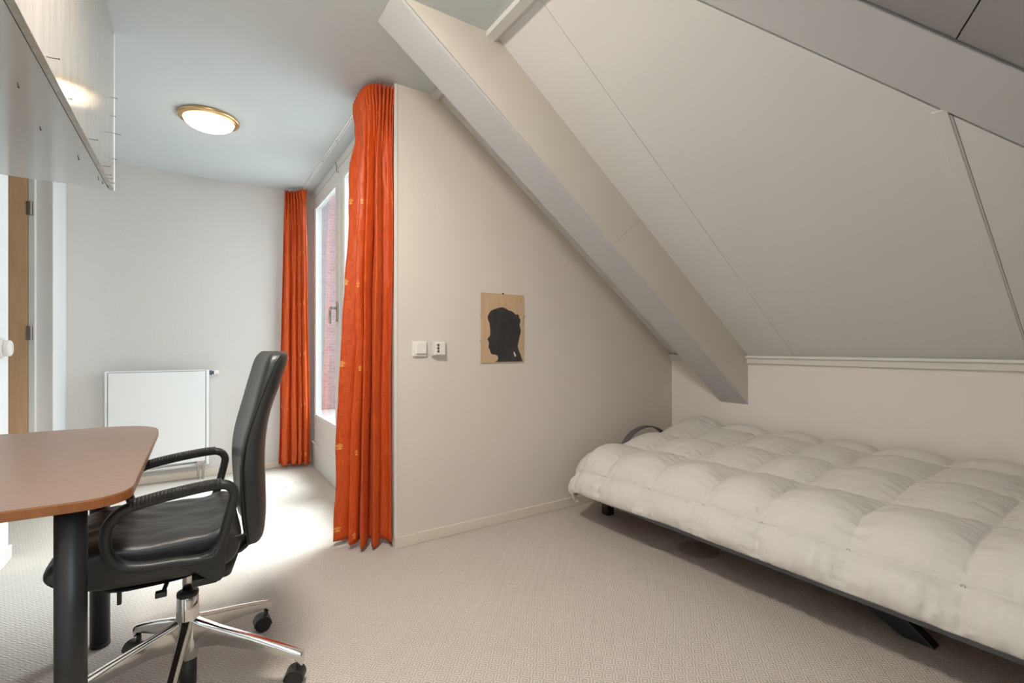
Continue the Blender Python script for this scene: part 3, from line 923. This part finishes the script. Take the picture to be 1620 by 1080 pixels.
bk = ob('backrest', backrest(), 'leather', parent=ch, smooth=True)
for sgn in (-1, 1):
    pth = [(f + (.006 if z < .85 else .006 + (z - .85) * .11), 1.818 + sgn * (w_ - .0005), z) for z, f, b_, w_ in BR[1:-1]]
    ob('piping', T(crom(pth, 4), .003, seg=8), 'black_plastic', parent=bk, smooth=True)
ob('back_bracket', T(crom([(.03, CY, .42), (.12, CY, .425), (.160, CY, .49), (.168, CY, .60)], 5), .012, seg=14, r2=.045, square=.5), 'black_plastic', parent=ch, smooth=True)
0 and ob('back_shell', superloft([(Vector((.178, CY, .50)), Vector((.016, 0, 0)), Vector((0, .13, 0))), (Vector((.184, CY, .58)), Vector((.014, 0, 0)), Vector((0, .15, 0))), (Vector((.184, CY, .74)), Vector((.012, 0, 0)), Vector((0, .14, 0)))], 28), 'black_plastic', parent=bk, smooth=True)

for ya, sgn in ((1.560, -1), (2.070, 1)):
    y = ya
    loop = crom([(.086, y, .640), (.089, y, .672), (.074, y, .692), (.045, y, .697), (-.03, y, .690), (-.115, y, .676), (-.158, y, .662), (-.184, y, .632), (-.190, y, .590),
                 (-.182, y, .552), (-.155, y, .522), (-.11, y, .510), (-.05, y, .506), (.01, y, .500), (.045, y, .505), (.062, y, .545)], 7, True)
    arm = ob('armrest', T(loop, .0125, seg=16, closed=True, r2=.018, square=.7), 'black_plastic', parent=ch, smooth=True)
    top = crom([(.060, y, .6985), (.02, y, .6975), (-.05, y, .690), (-.115, y, .6795), (-.140, y, .673)], 8)
    ob('ribbed_grip', T([p + Vector((0, 0, .0022)) for p in top], .0125, seg=16, r2=.0185, square=.7), 'ribbed', parent=arm, smooth=True)
    gpts = [(-.07, .517), (0, .510), (.030, .516), (.048, .540), (.066, .600), (.074, .585), (.070, .520), (.066, .445), (.054, .432), (.030, .440), (.0, .468), (-.04, .494), (-.09, .500)]
    ob('arm_gusset', P([(a, y - .016, b_) for a, b_ in gpts], (0, .032, 0)), 'black_plastic', parent=arm, bevel=.006, seg=3)
    ob('arm_bracket', B(-.01, .05, min(y, y - sgn * .17), max(y, y - sgn * .17), .425, .445), 'black_plastic', parent=arm, bevel=.004)
    ob('screw', L([(.006, 0), (.006, .002 * sgn), (.003, .002 * sgn)], (.035, y + .0155 * sgn, .478), axis='Y', seg=12), 'hole', parent=arm)

# base
ob('gas_column', L([(.0145, .30), (.0145, .44)], (CX, CY, 0), seg=32), 'chrome', parent=ch, smooth=True)
hub = ob('hub', L([(.026, .105), (.0285, .110), (.031, .17), (.0305, .25), (.0295, .300), (.027, .3025)], (CX, CY, 0), seg=40), 'chrome', parent=ch, smooth=True)
ob('collar', L([(.0285, .300), (.0300, .306), (.0290, .314), (.020, .318), (.0150, .319)], (CX, CY, 0), seg=40), 'black_plastic', parent=ch, smooth=True)
ob('lower_tube', L([(.022, .018), (.0235, .022), (.0245, .108)], (CX, CY, 0), seg=32), 'black_plastic', parent=ch, smooth=True)
R = .338
for i, deg in enumerate((-28.5, 43.5, 115.5, 187.5, 259.5)):
    a = math.radians(deg); dr = Vector((math.cos(a), math.sin(a), 0)); tn = Vector((-dr.y, dr.x, 0)); c0 = Vector((CX, CY, 0))
    bm = bmesh.new(); rings = []
    #            r, ztop, zbot, half top, half bottom
    for r_, zt, zb_, ht, hb in ((.020, .236, .135, .019, .011), (.045, .222, .140, .0165, .010), (.10, .200, .142, .0150, .009), (.19, .168, .122, .0145, .009), (.28, .134, .098, .0145, .009), (.325, .116, .086, .0150, .011), (.345, .107, .066, .0150, .013), (.352, .103, .064, .0140, .012)):
        ring = [bm.verts.new(c0 + dr * r_ + tn * h + Vector((0, 0, z))) for h, z in ((-hb, zb_), (hb, zb_), (ht, zt - .010), (ht * .55, zt), (-ht * .55, zt), (-ht, zt - .010))]
        rings.append(ring)
    for A, C in zip(rings, rings[1:]):
        for k in range(6): bm.faces.new([A[k], A[(k + 1) % 6], C[(k + 1) % 6], C[k]])
    bm.faces.new(list(reversed(rings[0]))); bm.faces.new(rings[-1])
    leg = ob('base_leg', bm, 'chrome', parent=ch, smooth=True, bevel=.003, seg=3)
    # caster: wheel pair under a hood, swivelled its own way
    sw = (-22, 2, 30, 250, 310)[i]; b2 = math.radians(sw); f = Vector((math.cos(b2), math.sin(b2), 0)); s_ = Vector((-f.y, f.x, 0))
    stem = c0 + dr * .338; wc = stem - f * .012 + Vector((0, 0, .0275))
    def disc(off0, off1, rad, arc=(0, 2 * PI), seg=28, inner=0.0):
        bm_ = bmesh.new(); A = []; C = []
        n_ = seg
        full = abs(arc[1] - arc[0] - 2 * PI) < 1e-6
        pts = [arc[0] + (arc[1] - arc[0]) * k / n_ for k in range(n_ if full else n_ + 1)]
        ring = [f * math.cos(t) * rad + Vector((0, 0, 1)) * math.sin(t) * rad for t in pts]
        if inner: ring += [f * math.cos(t) * inner + Vector((0, 0, 1)) * math.sin(t) * inner for t in reversed(pts)]
        return prism(bm_, [wc + s_ * off0 + p for p in ring], s_ * (off1 - off0))
    cs = ob('caster', disc(-.024, .024, .0300, (math.radians(-5), math.radians(185)), 24, .0272), 'black_plastic', parent=ch, bevel=.001)
    ob('wheel', disc(-.0225, -.006, .0270), 'black_plastic', parent=cs, bevel=.003, seg=3)
    ob('wheel', disc(.006, .0225, .0270), 'black_plastic', parent=cs, bevel=.003, seg=3)
    ob('stem', T([stem + Vector((0, 0, .028)), stem + Vector((0, 0, .072))], .0075, seg=12), 'black_plastic', parent=cs, smooth=True)

# ================================================================== bed
bed = thing('bed', (2.5, 1.2, 0), 'low single bed with dark grey metal frame and pink mattress along the knee wall', 'bed')
BX0, BX1, BYA, BYB = 1.945, 3.10, .02, 2.275
ob('side_rail', B(BX0, BX0 + .022, BYA, BYB, .182, .236), 'bed_metal', parent=bed, bevel=.002)
ob('side_rail', B(BX1 - .022, BX1, BYA, BYB, .182, .236), 'bed_metal', parent=bed, bevel=.002)
ob('end_rail', B(BX0 + .022, BX1 - .022, BYB - .025, BYB, .182, .236), 'bed_metal', parent=bed, bevel=.002)
ob('end_rail', B(BX0 + .022, BX1 - .022, BYA, BYA + .025, .182, .236), 'bed_metal', parent=bed, bevel=.002)
for k in range(12):
    y = BYA + .10 + k * .19
    ob('bed_slat', B(BX0 + .022, BX1 - .022, y, y + .06, .212, .224), 'desk_edge', parent=bed)
ob('centre_beam', B(2.20, 2.25, BYA + .025, BYB - .025, .172, .206), 'black_metal', parent=bed, bevel=.002)
ob('centre_beam', B(2.80, 2.85, BYA + .025, BYB - .025, .172, .206), 'black_metal', parent=bed, bevel=.002)
for x in (2.195, 2.80):
    ob('leg', P([(x, 2.205, 0), (x, 2.262, 0), (x, 2.262, .175), (x, 2.205, .175)], (.055, 0, 0)), 'black_metal', parent=bed, bevel=.003)
    ob('leg', P([(x, .585, 0), (x, .680, 0), (x, 1.02, .175), (x, .80, .175)], (.055, 0, 0)), 'black_metal', parent=bed, bevel=.003)
# arched head loop: a flat metal band
arc = []
for k in range(33):
    t = PI * k / 32; arc.append((2.690 - .262 * math.cos(t), 2.325, .24 + .272 * math.sin(t) ** .8))
ob('head_loop', T(arc, .005, seg=12, r2=.026, up=Vector((0, 1, 0)), square=.5), 'bed_metal', parent=bed, smooth=True)
ob('loop_bracket', B(2.412, 2.444, BYB - .002, 2.33, .19, .26), 'bed_metal', parent=bed)
ob('loop_bracket', B(2.936, 2.968, BYB - .002, 2.33, .19, .26), 'bed_metal', parent=bed)
ob('mattress', B(1.985, 3.13, .04, 2.25, .236, .36), 'pink', parent=bed, bevel=.022, seg=4)


def duvet():
    """quilted cover draped over the mattress; fabric coordinates a (from the wall to the front hem) and b (along the bed)"""
    aw = [0, .15, .56, .92, 1.26, 1.40]           # seams counted from the front hem inwards
    bs = [-.06, .15, .45, .755, 1.065, 1.33, 1.65, 1.97, 2.26, 2.49]
    a_len = 1.40
    NA, NB = 230, 420
    Rr = .26
    X1, Y1 = 3.16, 2.34                            # flat-top limits: wall side, far end
    XF = 2.130                                     # where the front edge begins to roll over
    YF = 2.115
    def cell(v, seams):
        for i in range(len(seams) - 1):
            if v <= seams[i + 1] + 1e-9:
                w_ = seams[i + 1] - seams[i]; return i, (v - seams[i]) / w_, w_
        return len(seams) - 2, 1.0, seams[-1] - seams[-2]
    bm = bmesh.new(); P0 = []
    for i in range(NA + 1):
        a = a_len * i / NA                          # 0 = front hem, a_len = wall side
        row = []
        for j in range(NB + 1):
            b_ = bs[0] + (bs[-1] - bs[0]) * j / NB
            wob = .012 * noise.noise(Vector((a * 3, b_ * 3, 5)))
            px_ = XF + (a - .385)                   # fabric 0.40 m from hem lies on the front edge
            qa = min(0, px_ - XF); qb = max(0, b_ - YF)
            dm = (abs(qa) ** 3 + qb ** 3) ** (1 / 3)
            x = max(px_, XF); y = min(b_, YF)
            topz = .462 + .030 * min(1, max(0, (x - 2.1) / .4)) + .03 * min(1, max(0, (x - 2.5) / .5))
            topz -= .022 * min(1, max(0, (y - 1.5) / .8)) * (1 if x < 2.75 else max(0, 1 - (x - 2.75) / .2))
            nx, ny, nz = 0.0, 0.0, 1.0
            if dm > 1e-6:
                l_ = math.hypot(qa, qb); ux, uy = qa / l_, qb / l_
                th = min(dm / Rr, PI / 2)
                out = Rr * math.sin(th); dn_ = Rr * (1 - math.cos(th))
                rest = max(0, dm - Rr * PI / 2); 
                out -= rest * .22; dn_ += rest
                x += ux * out; y += uy * out * (1.0 if qa == 0 else .8)
                topz -= dn_
                nx, ny, nz = ux * math.sin(th), uy * math.sin(th), math.cos(th)
            # puffs between the seams
            ia, fa, wa = cell(a, aw); ib, fb, wb = cell(b_, bs)
            pa = (math.sin(PI * min(max(fa, 0), 1))) ** .62 if 0 < fa < 1 else 0
            pb = (math.sin(PI * min(max(fb, 0), 1))) ** .62 if 0 < fb < 1 else 0
            hA = .050 if ia > 0 else .034
            puff = hA * pa * pb - .014
            # wrinkles that run out from the seams
            ed = (1 - pa) + (1 - pb)
            wr = .0035 * noise.noise(Vector((a * 20, b_ * 20, 2))) + .009 * ed * noise.noise(Vector((a * 34 if pb < pa else a * 10, b_ * 34 if pb >= pa else b_ * 10, 7))) * min(1, 8 * pa * pb)
            pl_ = .0
            if ia == 0: wr += .007 * noise.noise(Vector((a * 6, b_ * 30, 11))) * min(1, 4 * pa) + .004 * noise.noise(Vector((a * 20, b_ * 45, 13)))
            # pillow raising the far corner at the wall
            dd = math.hypot((x - 2.98) / .20, (y - 2.12) / .26)
            if dd < 1: pl_ = .045 * (math.cos(PI * dd) + 1) / 2
            h = puff + wr + wob
            row.append(bm.verts.new((x + nx * h, y + ny * h, topz + nz * h + pl_)))
        P0.append(row)
    for i in range(NA):
        for j in range(NB):
            bm.faces.new([P0[i][j], P0[i][j + 1], P0[i + 1][j + 1], P0[i + 1][j]])
    o = ob('duvet', bm, 'duvet', smooth=True)
    md = o.modifiers.new('thickness', 'SOLIDIFY'); md.thickness = .022; md.offset = -1
    # tape seam on the front and press studs at its crossings
    def surf(a, b_, lift=.004):
        i = min(NA, max(0, round(a / a_len * NA))); j = min(NB, max(0, round((b_ - bs[0]) / (bs[-1] - bs[0]) * NB)))
        return SURF[i][j]
    return o, bs, aw


dv, dbs, daw = duvet()
tag(dv, 'white quilted down duvet spread over the low bed, hanging over its front edge', 'duvet')
me = dv.data
NBc = 421
def vert(a, b_):
    i = round(a / 1.40 * 230); j = round((b_ - dbs[0]) / (dbs[-1] - dbs[0]) * 420)
    return me.vertices[i * NBc + j].co.copy()
pth = [vert(.15, dbs[0] + (dbs[-1] - dbs[0]) * k / 140) for k in range(141)]
ob('seam_tape', T([p + Vector((-.002, 0, .0)) for p in pth], .0016, seg=8, up=Vector((0, 0, 1)), r2=.0085), 'duvet', parent=dv, smooth=True)
for b_ in dbs[1:-1]:
    for a in (.15, 1.26):
        p = vert(a, b_); ax = 'X' if a < .3 else 'Z'
        sg = -1 if a < .3 else 1
        q = p + (Vector((-.004, 0, -.002)) if a < .3 else Vector((0, 0, .001)))
        st = bmesh.new(); tube(st, [q + (Vector((0, .0055 * math.cos(t), .0055 * math.sin(t))) if a < .3 else Vector((.0055 * math.cos(t), .0055 * math.sin(t), 0))) for t in [2 * PI * k / 14 for k in range(14)]], .0013, seg=6, closed=True, up=Vector((1, 0, 0)) if a < .3 else Vector((0, 0, 1)))
        ob('press_stud', st, 'steel', parent=dv, smooth=True)
